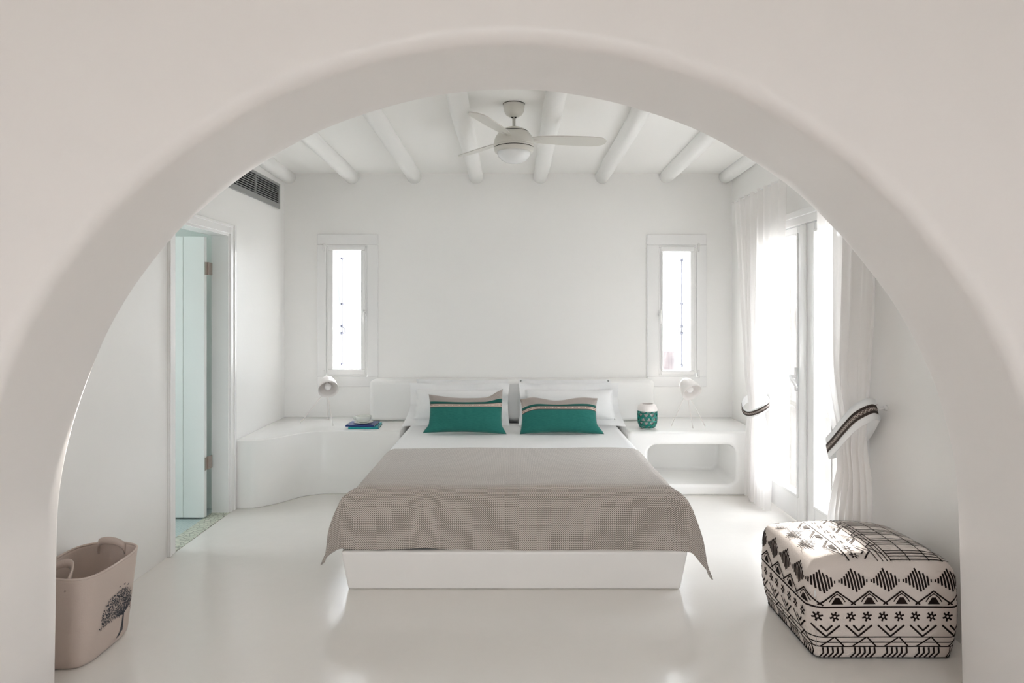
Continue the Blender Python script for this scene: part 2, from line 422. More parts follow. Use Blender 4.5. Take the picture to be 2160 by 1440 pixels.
# ------------------------------------------------------------------ windows
def frame_boxes(M,x0,x1,z0,z1,w,y0,y1):
    M.box(x0,x1,y0,y1,z1-w[1],z1); M.box(x0,x1,y0,y1,z0,z0+w[2]); M.box(x0,x0+w[0],y0,y1,z0+w[2],z1-w[1]); M.box(x1-w[3],x1,y0,y1,z0+w[2],z1-w[1])
shutterm=mat('shutter_grey_paint',(.17,.185,.22),.5,.4)
rodm=mat('shutter_rod_metal',(.10,.105,.14),.4,.5)
def window(n, o_px, i_px, g_px, side):
    root=empty(f'window_{n}',(0,YB,0)); tag(root,kind='structure')
    X=wx; Z=wz
    x0,y0,x1,y1=o_px; a0,b0,a1,b1=i_px; g0,h0,g1,h1=g_px
    def fr(name,A,B,ya,yb,bev):
        M=MB(); ax0,az0,ax1,az1=X(A[0]),Z(A[3]),X(A[2]),Z(A[1]); cx0,cz0,cx1,cz1=X(B[0]),Z(B[3]),X(B[2]),Z(B[1])
        frame_boxes(M,ax0,ax1,az0,az1,(cx0-ax0,az1-cz1,cz0-az0,ax1-cx1),ya,yb)
        return M.build(name,frame_w,root,bevel=bev,seg=2)
    m1=(a0+5,b0+4,a1-5,b1-4)
    fr('casing',(x0,y0,x1,y1),m1,-.022,-.0005,.006)
    fr('frame',m1,(m1[0]+6,m1[1]+5,m1[2]-6,m1[3]-5),-.012,.07,.004)
    s=(m1[0]+4,m1[1]+3,m1[2]-4,m1[3]-3)
    sash=fr('sash',s,(g0,h0,g1,h1),-.026,.045,.008)
    box('pane',glass,X(g0)-.01,X(g1)+.01,.015,.021,Z(h1)-.01,Z(h0)+.01,sash)
    # lever handle on the side away from the hinges
    hx=X(771) if side=='L' else X(1390); hz=Z(660)
    M=MB().box(hx-.012,hx+.012,-.034,-.026,hz-.03,hz+.03); M.tube([(hx,-.03,hz),(hx,-.06,hz)],.008); M.tube([(hx,-.058,hz+.005),(hx,-.062,hz-.045),(hx,-.060,hz-.095)],[.009,.009,.007])
    M.build('window_handle',frame_w,root,smooth=True)
    hx=X(685) if side=='L' else X(1472)
    for zz in (Z(522),Z(788)):
        M=MB().tube([(hx,-.03,zz-.035),(hx,-.03,zz+.035)],.008).tube([(hx,-.03,zz-.039),(hx,-.03,zz-.035)],.006)
        M.build('hinge',frame_w,root,smooth=True)
    # open shutter outside with espagnolette rod
    sx=X(g0)-.012 if side=='L' else X(g1)+.012; sg=1 if side=='L' else -1
    sh=box('shutter',shutterm,min(sx,sx-sg*.035),max(sx,sx-sg*.035),.25,.62,Z(h1)-.05,Z(h0)+.05,root,bevel=.004)
    rx=sx+sg*.012; M=MB().tube([(rx,.30,Z(h1)),(rx,.30,Z(h0)-.04)],.0045,n=8)
    for q in (Z(h0)-.05,Z(640),Z(690),Z(705),Z(h1)+.02): M.box(rx-.012,rx+.012,.29,.31,q-.012,q+.012)
    M.tube([(rx,.30,Z(690)),(rx+sg*.03,.28,Z(695)),(rx+sg*.035,.28,Z(705))],.006,n=8)
    M.build('shutter_rod',rodm,sh,smooth=True)
    # outside reveal lining
    return root
window(1,(670,494,798,815),(684,512,780,797),(704,528,762,778),'L')
window(2,(1364,495,1490,815),(1384,513,1473,797),(1398,531,1455,781),'R')
o=box('stone_wall',stonem,2.25,2.93,11.6,12.1,-.3,.74,bevel=.03); tag(o,'low rough stone wall outside, seen at the bottom of the right window','wall')

# ------------------------------------------------------------------ door 1: bathroom door, open
d1=empty('door_1',(-2.19,4.68,0)); tag(d1,kind='structure')
M=MB(); x1=0; n=6; w=.76; pw=w/4.6
e=[0,-.155]; 
xs=[0,-.152,-.308,-.464,-.62,-.76]
for a,b in zip(xs[:-1],xs[1:]): M.box(b+.0025,a-.0025,-.02,.02,.010,2.012)
M.box(-.76,0,-.014,.014,.010,2.012)
M.build('door_leaf',leafm,d1,bevel=.002,seg=2)
for z in (1.785,.39):
    h=MB().box(.001,.004,-.018,.020,z-.045,z+.045).box(.004,.012,.018,.075,z-.045,z+.045); h.tube([(.006,.022,z-.046),(.006,.022,z+.046)],.007)
    h.build('hinge',steel,d1,smooth=False)
M=MB().tube([(-.70,-.02,1.02),(-.70,-.07,1.02),(-.58,-.075,1.02)],.009); M.build('door_handle',steel,d1,smooth=True)
# lining and casing of the doorway
M=MB(); 
M.box(-2.202,-2.078,4.792,4.8205,0,2.0555); M.box(-2.202,-2.078,4.0095,4.03,0,2.0555); M.box(-2.202,-2.078,4.03,4.792,2.03,2.0555)
M.build('trim_2',frame_w,bevel=.002); tag(bpy.data.objects['trim_2'],kind='structure')
M=MB()
for y0,y1 in ((4.812,4.892),(3.945,4.018)):
    M.box(XL,XL+.014,y0,y1,0,2.115)
    M.box(XL+.014,XL+.022,y0+.05 if y0>4.5 else y0,y1 if y0>4.5 else y1-.05,0,2.115)
M.box(XL,XL+.014,4.018,4.812,2.047,2.115); M.box(XL+.014,XL+.022,4.0,4.83,2.094,2.115)
tag(M.build('trim_3',frame_w,bevel=.003,seg=2),kind='structure')

# ------------------------------------------------------------------ door 2: french door
d2=empty('door_2',(XR,4.46,0)); tag(d2,kind='structure')
M=MB()   # fixed frame (local: y relative)
def yb(M,x0,x1,y0,y1,z0,z1): M.box(x0-XR,x1-XR,y0-4.46,y1-4.46,z0,z1)
yb(M,1.978,2.09,5.14,5.24,0,2.165); yb(M,1.978,2.09,3.68,3.78,0,2.165); yb(M,1.978,2.09,3.78,5.14,2.075,2.165)
yb(M,1.968,1.978,3.66,5.26,2.13,2.175); 
M.build('door_frame',frame_w,d2,bevel=.005,seg=2)
for k,(y0,y1,g0,g1) in enumerate(((4.455,5.135,4.572,5.03),(3.785,4.45,3.90,4.305))):
    M=MB(); xa,xb=(1.992,2.055)
    yb(M,xa,xb,y0,g0,.012,2.07); yb(M,xa,xb,g1,y1,.012,2.07); yb(M,xa,xb,g0,g1,.012,.20); yb(M,xa,xb,g0,g1,2.003,2.07)
    lf=M.build('door_leaf',frame_w,d2,bevel=.004,seg=2)
    M=MB(); yb(M,1.984,1.996,g0-.022,g0,.18,2.022); yb(M,1.984,1.996,g1,g1+.022,.18,2.022); yb(M,1.984,1.996,g0,g1,.18,.20); yb(M,1.984,1.996,g0,g1,2.003,2.022)
    M.build('glazing_bead',frame_w,lf,bevel=.004,seg=2)
    M=MB(); yb(M,2.02,2.026,g0-.01,g1+.01,.19,2.01); M.build('pane',glass,lf)
M=MB(); yb(M,1.972,1.992,4.415,4.49,.012,2.07); M.build('meeting_strip',frame_w,d2,bevel=.008)
M=MB(); yb(M,1.962,1.972,4.515,4.545,.93,1.09); M.tube([(-.04,.07,1.03),(-.085,.07,1.03)],.011); M.tube([(-.083,.075,1.032),(-.085,.02,1.0),(-.083,-.035,.965)],[.012,.011,.009])
M.build('door_handle',frame_w,d2,smooth=True)
# shutters standing open outside
for yy,lab in ((5.225,'white exterior shutter standing open beyond the far leaf of the french door'),(3.66,'white exterior shutter standing open beyond the near leaf of the french door')):
    r=empty('exterior_shutter',(2.22,yy,0)); tag(r,lab,'shutter')
    M=MB()
    for q in range(4): M.box(.165*q,.165*q+.16,-.015,.015,.03,2.08)
    M.box(0,.655,.015,.03,.3,.42); M.box(0,.655,.015,.03,1.6,1.72)
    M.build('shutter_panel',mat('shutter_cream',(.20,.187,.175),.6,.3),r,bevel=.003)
    M=MB().tube([(.07,-.025,.1),(.07,-.025,2.0)],.006).box(.055,.085,-.05,-.015,.66,.72).box(.05,.09,-.04,-.015,1.35,1.5)
    M.build('latch_rod',mat('latch_rod_metal',(.06,.055,.055),.4,.5),r,smooth=True)

# ------------------------------------------------------------------ masonry benches, headboard, platform
def extr(poly,z0,z1):
    n=len(poly); v=[(x,y,z0) for x,y in poly]+[(x,y,z1) for x,y in poly]
    return v,[tuple(range(n-1,-1,-1)),tuple(range(n,2*n))]+[(i,(i+1)%n,n+(i+1)%n,n+i) for i in range(n)]
cur=catmull([(XL+.003,4.905),(-2.0,4.905),(-1.92,4.915),(-1.80,5.02),(-1.67,5.20),(-1.56,5.265),(-1.456,5.287),(-1.289,5.292),(-.909,5.292)],6)
M=MB(); M.add(*extr(cur+[(-.909,YB-.003),(XL+.003,YB-.003)],0,.51))
o=M.build('built_in_bench',lime,bevel=.03,seg=5,ang=50); tag(o,'curved white masonry bench sweeping along the left wall, holding the books','bench')
def right_bench():
    X0,X1,Y0,Z1=.933,XR-.003,5.24,.51; a0,a1,c0,c1=1.09,1.80,.088,.405; r=.07
    inner=[]
    for cx,cz,s in ((a1-r,c1-r,0),(a0+r,c1-r,1),(a0+r,c0+r,2),(a1-r,c0+r,3)):
        for k in range(7):
            a=(s+k/6)*PI/2; inner.append((cx+r*math.cos(a),cz+r*math.sin(a)))
    N=len(inner); cx,cz=(a0+a1)/2,(c0+c1)/2
    outer=[]
    for s,(ox,oz) in enumerate(((X1,Z1),(X0,Z1),(X0,0),(X1,0))):
        for k in range(7):
            x,z=inner[s*7+k]
            if k<3: o=(ox,z) if s in(0,2) else (x,oz)
            elif k==3: o=(ox,oz)
            else: o=(x,oz) if s in(0,2) else (ox,z)
            outer.append(o)
    v=[(x,Y0,z) for x,z in outer]+[(x,Y0,z) for x,z in inner]+[(x,5.74,z) for x,z in inner]+[(x,YB-.003,z) for x,z in outer]
    F=[]
    for i in range(N):
        j=(i+1)%N
        F+= [(i,j,N+j,N+i),(N+i,N+j,2*N+j,2*N+i),(3*N+i,3*N+j,j,i)]
    F.append(tuple(2*N+i for i in range(N))); F.append(tuple(3*N+i for i in range(N-1,-1,-1)))
    M=MB(); M.add(v,F); return M.build('built_in_bench',lime,bevel=.028,seg=5,ang=50)
tag(right_bench(),'white masonry bench with a rounded open niche right of the bed','bench')
o=box('headboard',plaster,-1.25,1.25,5.73,YB-.003,.511,.87,bevel=.035,seg=5); tag(o,'low white plaster headboard ledge against the back wall behind the pillows','headboard')
# platform, splayed outwards
M=MB(); cx=.012; b=.8875; t=.92
v=[(cx-b,3.49,0),(cx+b,3.49,0),(cx+b,YB,0),(cx-b,YB,0),(cx-t,3.458,.212),(cx+t,3.458,.212),(cx+t,YB,.212),(cx-t,YB,.212)]
M.add(v,[(3,2,1,0),(4,5,6,7),(0,1,5,4),(1,2,6,5),(2,3,7,6),(3,0,4,7)])
o=M.build('bed_platform',mat('platform_plaster',(.91,.895,.88),.35,.5,bump=.002,bscale=4),bevel=.014,seg=4); tag(o,'low white plastered bed platform tapering towards the floor','bed platform')
MZ=.51
def mattress():
    # soft rounded block
    M=MB(); x0,x1,y0,y1=-.896,.920,3.556,5.705; 
    M.box(x0,x1,y0,y1,.2125,MZ)
    return M.build('mattress',linen_fine,bevel=.08,seg=9)
o=mattress(); tag(o,'white sheeted double mattress lying on the plastered platform','mattress')

# throw
def throw():
    cx=.012; w0=.82; yf=3.665; yb0=4.60; z0=MZ+.006; R=.095
    side=.375; front=.405
    def edge(a,R=R):   # a = distance past the bend start; returns (out, down)
        L=R*PI/2
        if a<=0: return a,0
        if a<L: th=a/R; return R*math.sin(th),R*(1-math.cos(th))
        e=a-L; return R+e*.10,R+e*.985
    def P(s,t,sgn,ea,eb):
        a=max(0,abs(s)-w0); b=max(0,t)
        oa,da=edge(a); ob,db=edge(b,.16)
        m=min(a,b)
        k=.26 if s<0 else .36
        dn=max(da,db)+.42*max(0,m-.10)*(1 if s>0 else .75)
        x=(w0+oa + k*m*(.8))*(1 if s>=0 else -1) if a>0 else s
        y=yf-(ob + .20*m) if b>0 else yf+(-t)
        # hem waves
        if b>.05: y-= .006*math.sin(s*9+1)*smooth((b-.05)/.25)+.004*math.sin(s*23)*smooth((b-.15)/.2)
        if a>.05: x+= (1 if s>0 else -1)*(.008*math.sin(t*13)+.006*math.sin(t*29+1))*smooth((a-.05)/.25)
        z=z0-dn+ (.0025*math.sin(s*7+t*3)+.002*math.sin(t*11+s*2) if dn<.01 else 0)
        if s<0: z+= .05*smooth(m/.3)
        return (cx+x,y,z)
    NS,NT_=150,120
    def fn(u,v):
        s=lerp(-w0-side,w0+side,u); 
        yback=yb0+.012*math.sin(s*2.1)-.03*max(0,abs(s)-.7)/.4
        fr=front+.010*math.sin(s*3.3+.6)-.012*math.exp(-((s+.48)/.07)**2)
        t=lerp(-(yback-yf),fr,v)
        return P(s,t,1,0,0)
    def uvf(u,v): return (lerp(-w0-side,w0+side,u)+5, lerp(-(yb0-yf),front,v)+5)
    M=MB().grid(fn,NS,NT_,uvfn=uvf)
    return M.build('throw_blanket',throwm,smooth=True,solid=.006)
o=throw(); tag(o,'taupe zigzag-woven throw draped over the foot of the bed','blanket')

# ------------------------------------------------------------------ pillows and cushions
def pillow_fn(w,h,t,pinch=.05,seed=0,flange=0,wr=.006):
    rnd=random.Random(seed); ph=[rnd.uniform(0,6) for _ in range(6)]
    def fn(u,v,front):
        a=u*2-1; b=v*2-1
        x=a*w/2*(1-pinch*(1-b*b)); z=b*h/2*(1-pinch*1.6*(1-a*a))
        fa,fb=(1-flange/(w/2)),(1-flange/(h/2))
        aa=min(1,abs(a)/fa); bb=min(1,abs(b)/fb)
        th=max(0,(1-aa**2.6))**.55*max(0,(1-bb**2.4))**.5*t/2
        wv=wr*(math.sin(a*7+b*3+ph[0])+.7*math.sin(b*9-a*4+ph[1])+.5*math.sin(a*17+ph[2]+b*5))*(abs(a*b)**.6+.25)
        y=(-th if front else th)
        if front or th<.002: y+= wv*.6
        if flange and (abs(a)>fa or abs(b)>fb): y+= .010*math.sin(a*5+b*6+ph[3])+.005*math.sin(b*9-a*8+ph[4])
        return (x,y,z)
    return fn
def make_pillow(name,w,h,t,m,seed,flange=0,vs=lambda u:0,pinch=.05,nu=56,nv=36,parent=None,warp=None,wr=.006):
    f=pillow_fn(w,h,t,pinch,seed,flange,wr)
    wp=warp if warp else (lambda p,u,v:p)
    M=MB()
    M.grid(lambda u,v:wp(f(u,v,True),u,v),nu,nv,uvfn=lambda u,v:(u*w+3,v+vs(u)))
    M.grid(lambda u,v:wp(f(u,v,False),u,v),nu,nv,uvfn=lambda u,v:(u*w+3,v+vs(u)))
    # flip the back half
    nb=len(M.f)//2
    for i in range(nb,len(M.f)): M.f[i]=tuple(reversed(M.f[i]))
    return M.build(name,m,parent,smooth=True,merge=True)
def lean(o,x,y,z,tilt,rz=0,ry=0):
    o.location=(x,y,z); o.rotation_euler=(tilt,ry,rz)
def flip_out(p,u,v,sgn):
    """the lower outer corner of the flange sags down and forward over the sheet"""
    x,y,z=p; k=max(0,(u if sgn>0 else 1-u)-.80)/.2; q=max(0,.45-v)/.45
    return (x+sgn*.04*k*q, y-.05*k*q-.02*k, z-.01*k*q)
# rear pair, nearly flat against the headboard
for sx,lab in ((-.43,'white pillow at the back left, against the headboard'),(.455,'white pillow at the back right, against the headboard')):
    o=make_pillow('pillow',.80,.37,.09,linen,3 if sx<0 else 4,flange=.02,pinch=.03)
    lean(o,sx,5.665,.51+.190,-.10); tag(o,lab,'pillow','white bed pillows')
for sx,sg,lab in ((-.442,-1,'white flanged pillow leaning behind the left green cushion'),(.478,1,'white flanged pillow leaning behind the right green cushion')):
    o=make_pillow('pillow',.845,.355,.17,linen,11 if sx<0 else 12,flange=.055,pinch=.035,nu=80,nv=48,warp=lambda p,u,v,sg=sg:flip_out(p,u,v,sg),wr=.009)
    lean(o,sx,5.50,.51+.184,-.22); tag(o,lab,'pillow','white bed pillows')
def warpL(p,u,v):
    x,y,z=p; k=smooth((u-.75)/.25)*smooth((v-.7)/.3); z+=.045*k; x-=.01*k
    k2=smooth((.12-u)/.12)*smooth((.25-v)/.25); x-=.03*k2
    k3=smooth((u-.9)/.1)*smooth((.25-v)/.25); x+=.025*k3
    return (x,y,z-.012*math.sin(u*PI)*smooth((v-.7)/.3))
def warpR(p,u,v):
    x,y,z=p; k=smooth((v-.7)/.3); z+=-.012*k+.010*k*math.sin(u*10); z-=.0*k
    k3=smooth((u-.88)/.12)*smooth((.3-v)/.3); x+=.04*k3
    k4=smooth((.2-u)/.2)*k; z-=.012*k4
    return (x,y,z)
o=make_pillow('cushion',.60,.305,.15,cushm,21,vs=lambda u:.035*(.5-u)-.01,pinch=.055,warp=warpL,wr=.004); lean(o,-.366,5.17,.51+.154,-.28,0,.015)
tag(o,'green cushion with taller grey top, its right corner peaked, left on the bed','cushion','green cushions')
o=make_pillow('cushion',.62,.30,.16,cushm,22,vs=lambda u:.03+.13*max(0,(.24-u)/.24)**2+.05*max(0,(u-.85)/.15)**2,pinch=.055,warp=warpR,wr=.004); lean(o,.372,5.17,.51+.147,-.28,0,.0)
tag(o,'green cushion with narrow grey top and curving woven stripe, right on the bed','cushion','green cushions')

# ------------------------------------------------------------------ lamps
def lamp(name,head,axis,feet,stem_top,label):
    r=empty(name,(head[0],feet[0][1],.51)); bx_,by_,bz_=r.location
    def L(p): return (p[0]-bx_,p[1]-by_,p[2]-bz_)
    q=Vector(axis).normalized().to_track_quat('Z','Y'); 
    T=Matrix.Translation(Vector(L(head)))@q.to_matrix().to_4x4()
    # shade: opening at +Z (axis direction), apex behind
    prof=[(.012,-.085),(.028,-.083),(.042,-.074),(.055,-.056),(.065,-.03),(.073,.0),(.080,.03),(.086,.062)]
    M=MB().lathe(prof,40,T); M.lathe([(rr-.002,z) for rr,z in reversed(prof)],40,T)
    M.lathe([(.086,.062),(.084,.062)],40,T)
    sh=M.build('lamp_shade',lamp_w,r,smooth=True,merge=True)
    M=MB().lathe([(0,-.10),(.010,-.098),(.013,-.09),(.013,-.083),(0,-.082)],20,T); M.build('shade_cap',lamp_w,sh,smooth=True)
    bp=[(.0,-.06),(.014,-.05),(.014,-.02),(.022,-.004),(.030,.014),(.030,.026),(.022,.040),(.010,.047),(0,.048)]
    MB().lathe(bp,24,T).build('bulb',bulb_m,r,smooth=True)
    st=Vector(L(stem_top))
    for f in feet:
        a=Vector(L(f)); MB().tube([a+Vector((0,0,.0045)),lerp(a,st,.5),st],[.0042,.0042,.0042],n=8).build('leg',lamp_w,r,smooth=True)
    bk=T@Vector((0,0,-.09))
    MB().tube([st+Vector((0,0,-.01)),st+Vector((0,0,.02)),bk],.0055,n=8).build('stem',lamp_w,r,smooth=True)
    MB().tube([st+Vector((-.02,0,0)),st+Vector((.02,0,0))],.008,n=10).build('joint_knob',lamp_w,r,smooth=True)
    tag(r,label,'lamp','bedside tripod lamps'); return r
lamp('table_lamp',(-1.578,5.60,.842),(.30,-.72,-.50),[(-1.82,5.62,.51),(-1.63,5.80,.51),(-1.507,5.50,.51)],(-1.60,5.655,.80),'white tripod lamp on the curved left bench, shade turned towards the bed')
lamp('table_lamp',(1.475,5.46,.838),(.26,-.68,-.56),[(1.335,5.48,.51),(1.488,5.38,.51),(1.615,5.47,.51)],(1.475,5.52,.80),'white tripod lamp on the right bench beside the green pierced lantern')

# ------------------------------------------------------------------ books, cup
def book(y0,y1,x0,x1,z0,z1,col,label,rz):
    r=empty('book',((x0+x1)/2,(y0+y1)/2,z0),rz); w=(x1-x0)/2; d_=(y1-y0)/2; h=z1-z0
    cv=mat('cover_'+label.split()[0],col,.35,.5)
    M=MB().box(-w,w,-d_,d_,0,.0025).box(-w,w,-d_,d_,h-.0025,h).box(-w,w,-d_,-d_+.003,0,h)
    M.build('cover',cv,r)
    MB().box(-w+.004,w-.004,-d_+.003,d_-.004,.0025,h-.0025).build('pages',mat('paper',(.8,.8,.75),.8,.2),r)
    tag(r,label,'book','books beside the left lamp'); return r
book(5.36,5.58,-1.345,-1.10,.511,.527,(.0,.30,.33),'teal paperback at the bottom of the pile on the left bench',.04)
bk=book(5.37,5.57,-1.365,-1.13,.5275,.541,(.03,.06,.24),'navy blue book on top of the teal one, under the cup',-.03)
cupm=mat('pale_glazed_cup',(.80,.82,.77),.12,.6)
r=empty('saucer',(-1.243,5.47,.5415)); MB().lathe([(0,0),(.035,0),(.045,.004),(.078,.010),(.079,.012),(.045,.008),(0,.005)],40).build('dish',cupm,r,smooth=True)
tag(r,'pale round saucer on the navy book, under the cup','saucer')
r=empty('cup',(-1.243,5.47,.5482)); MB().lathe([(0,0),(.030,0),(.050,.010),(.062,.025),(.066,.045),(.064,.055),(.0615,.055),(.062,.043),(.057,.026),(.045,.013),(0,.006)],44).build('bowl',cupm,r,smooth=True)
MB().tube([(-.060,0,.045),(-.078,0,.042),(-.082,0,.030),(-.070,0,.018),(-.055,0,.016)],.005,n=8).build('handle',cupm,r,smooth=True)
tag(r,'wide pale glazed cup on its saucer above the books','cup')

# ------------------------------------------------------------------ lantern
def lantern():
    r=empty('lantern',(1.117,5.40,.5105))
    gm=mat('green_glaze',(.0,.17,.135),.18,.6,bump=.002,bscale=60); wm=mat('white_glaze',(.84,.79,.77),.3,.5)
    def R(z):
        return interp([0,.008,.02,.04,.06,.09,.12,.15],[.050,.060,.069,.077,.081,.083,.083,.082],z)
    nz,nk=76,144; prof=[(R(.15*i/nz),.15*i/nz) for i in range(nz+1)]
    def hole(i,k):
        z=.15*(i+.5)/nz; a=(k+.5)/nk*10           # ten columns
        row=z/.033; ri=int(row); fa=(a+(.5 if ri%2 else 0))%1-.5; fz=(row%1)-.5
        if z<.012 or z>.142: return False
        w=.30*(1-fz*1.6) if (ri%2==0) else .30*(1+fz*1.6)
        return abs(fz)<.36 and abs(fa)<max(0,w)*.85
    M=MB().lathe(prof,nk,skip=hole); M.lathe([(0,0.0),(.050,0.0)],nk)
    o=M.build('pierced_body',gm,r,smooth=True,merge=True); md=o.modifiers.new('s','SOLIDIFY'); md.thickness=.006; md.offset=-1
    # raised rims round the openings
    MB().lathe([(.0,.006),(.066,.006)]+[(R(.15*i/20)-.018,.15*i/20) for i in range(2,21)],48).build('liner',mat('liner_white',(.85,.82,.8),.3,.5),r,smooth=True)
    MB().lathe([(.0825,.148),(.0815,.160),(.076,.180),(.066,.195),(.056,.202),(.050,.204),(.046,.202),(.050,.194),(.066,.172),(.072,.155)],64).build('neck',wm,r,smooth=True)
    tag(r,'emerald pierced ceramic lantern with a blush white neck on the right bench','lantern')
lantern()

# ------------------------------------------------------------------ ceiling fan
f=empty('ceiling_fan',(.012,4.14,ceil_z(4.14)))
Z0=ceil_z(4.14)
MB().lathe([(0,0.004),(.066,.004),(.0675,-.004),(.0675,-.020),(.064,-.045),(.050,-.068),(.030,-.080),(.014,-.083),(0,-.083)],48).build('canopy',fan_w,f,smooth=True)
MB().lathe([(.0685,.0),(.0695,.0),(.0695,-.003),(.068,-.003)],48).build('canopy_gap',darkm,f)
MB().tube([(0,0,-.075),(0,0,-.145)],.0105,n=16).build('downrod',fan_w,f,smooth=True)
MB().tube([(-.016,-.004,-.084),(.016,-.004,-.084)],.006,n=8).build('bolt',darkm,f,smooth=True)
def sph(z0,z1,n=12,Rg=.1285,zc=-.262,sy=.93):
    out=[]
    for i in range(n+1):
        z=lerp(z0,z1,i/n); q=(z-zc)/(Rg*sy); out.append((Rg*math.sqrt(max(0,1-q*q)),z))
    return out
MB().lathe([(.012,-.140)]+sph(-.146,-.176)+[(.085,-.177)],56).build('motor_cap',fan_w,f,smooth=True)
MB().lathe([(.085,-.178)]+sph(-.1795,-.262)+[(.12,-.263),(.1285,-.264)]+sph(-.266,-.275,4)+[(.09,-.2755)],56).build('motor_housing',fan_w,f,smooth=True)
MB().lathe([(.07,-.175),(.0925,-.176),(.0935,-.1795),(.07,-.18)],56).build('upper_groove',darkm,f)
MB().lathe([(.1,-.272),(.1245,-.274),(.1240,-.281),(.1,-.281)],56).build('lower_groove',darkm,f)
MB().lathe([(.1,-.2795)]+sph(-.280,-.304,6)+[(.104,-.306)],56).build('light_ring',fan_w,f,smooth=True)
MB().lathe([(.104,-.303),(.106,-.312),(.098,-.332),(.080,-.352),(.050,-.367),(.02,-.3735),(0,-.374)],56).build('glass_shade',fan_glass,f,smooth=True)
for k in range(3):
    an=math.radians(8+120*k)
    Mx=Matrix.Rotation(an,4,'Z')@Matrix.Translation((0,0,-.218))@Matrix.Rotation(math.radians(-13),4,'X')
    pts=[]
    for i in range(25):
        x=lerp(.10,.60,i/24); w=interp([.10,.16,.30,.5,.57,.60],[.022,.042,.058,.062,.052,.02],x); pts.append((x,w))
    M=MB(); v=[]
    for x,w in pts:
        for y in (-w,w):
            for z in (-.003,.003): v.append(Mx@Vector((x,y,z)))
    F=[(0,1,3,2)]; n4=len(pts)
    for i in range(n4-1):
        a=4*i; b=a+4; F+=[(a,a+2,b+2,b),(a+1,b+1,b+3,a+3),(a,b,b+1,a+1),(a+2,a+3,b+3,b+2)]
    F.append((4*n4-4,4*n4-2,4*n4-1,4*n4-3)); M.add(v,F)
    bl_=M.build('blade',fan_w,f,smooth=False)
    v=Mx@Vector((.09,0,0)); w=Mx@Vector((.18,0,.006)); MB().tube([v,w],.012,n=10).build('blade_bracket',fan_w,bl_,smooth=True)
tag(f,'white ceiling fan with opal light dome hanging between the middle beams','ceiling fan')

# ------------------------------------------------------------------ air vent
r=empty('air_vent',(XL,5.3,2.40))
y0,y1,z0,z1=4.72-5.3,5.83-5.3,-.016,.205
M=MB().box(.001,.016,y0,y1,z0,z0+.045).box(.001,.016,y0,y1,z1-.022,z1).box(.001,.016,y0,y0+.03,z0+.045,z1-.022).box(.001,.016,y1-.03,y1,z0+.045,z1-.022)
M.build('frame',grey_al,r,bevel=.002,seg=2)
ym=5.30-5.3-.02
MB().box(.004,.015,ym-.008,ym+.008,z0+.045,z1-.022).build('mullion',grey_al,r)
MB().box(.001,.003,y0+.01,y1-.01,z0+.01,z1-.01).build('backing',darkm,r)
M=MB(); ns=8
for i in range(ns):
    zc=lerp(z0+.053,z1-.03,(i+.3)/(ns-.4)); a=.0055
    v=[(.003,y0+.028,zc+a),(.013,y0+.028,zc-a),(.0145,y0+.028,zc-a+.003),(.0045,y0+.028,zc+a+.003)]
    v+=[(p[0],y1-.028,p[2]) for p in v]
    M.add(v,[(0,1,2,3),(7,6,5,4),(0,4,5,1),(1,5,6,2),(2,6,7,3),(3,7,4,0)])
M.build('louvre',grey_al,r); tag(r,'grey louvred air vent high on the left wall above the doorway','air vent')

# ------------------------------------------------------------------ curtains
def curtain(name,xc,zs,yfar,ynear,xm,folds,amp,label,seed,tz=.75):
    r=empty(name,(xc,yfar[-1],0)); rnd=random.Random(seed); ph=[rnd.uniform(0,6) for _ in range(5)]
    def fn(u,v):
        z=lerp(zs[0],zs[-1],v)
        rev=list(reversed(zs)); a=interp(rev,list(reversed(yfar)),z); b=interp(rev,list(reversed(ynear)),z)
        w=abs(a-b); squeeze=min(1,.35/max(w,.1))
        y=lerp(a,b,u)+.006*math.sin(u*41+z*3)
        am=amp*(1-.6*math.exp(-((z-(tz+(.12 if folds<7 else 0)))/.16)**2))*(.45+.75*squeeze)*(.75+.25*math.sin(u*9+ph[0]))
        x=interp(rev,list(reversed(xm)),z)+am*math.sin(u*2*PI*folds+.5*math.sin(z*2.2+ph[1])+ph[2])+.25*am*math.sin(u*2*PI*folds*2.3+ph[3]+z)
        x=min(x,1.962)
        return (x-xc,y-r.location.y,z)
    M=MB().grid(fn,240,90)
    M.build('drape',sheer,r,smooth=True)
    tag(r,label,'curtain','sheer white curtains'); return r
def densify(zs,*cols):
    P=[tuple(c) for c in zip(zs,*cols)]; Q=catmull(P,6); return [list(c) for c in zip(*Q)]
z,a,b,x=densify([2.42,1.9,1.5,1.2,.95,.74,.58,.3,.012],[5.60,5.48,5.38,5.31,5.25,5.18,5.20,5.215,5.20],[4.58,4.60,4.66,4.76,4.85,4.92,4.86,4.80,4.80],[1.91,1.90,1.89,1.89,1.885,1.88,1.88,1.875,1.87])
curtain('curtain',1.88,z,a,b,x,7.5,.030,'sheer white curtain at the far side of the french door, beside the right bench',5)
z,a,b,x=densify([2.42,1.9,1.45,1.2,.95,.75,.60,.42,.012],[4.12,4.10,4.08,4.03,3.95,3.84,3.78,3.86,3.96],[3.36,3.40,3.44,3.46,3.485,3.49,3.46,3.43,3.43],[1.91,1.90,1.90,1.89,1.89,1.885,1.885,1.88,1.88])
curtain('curtain',1.88,z,a,b,x,6.5,.034,'sheer white curtain at the near side of the french door, tied back behind the pouf',9)
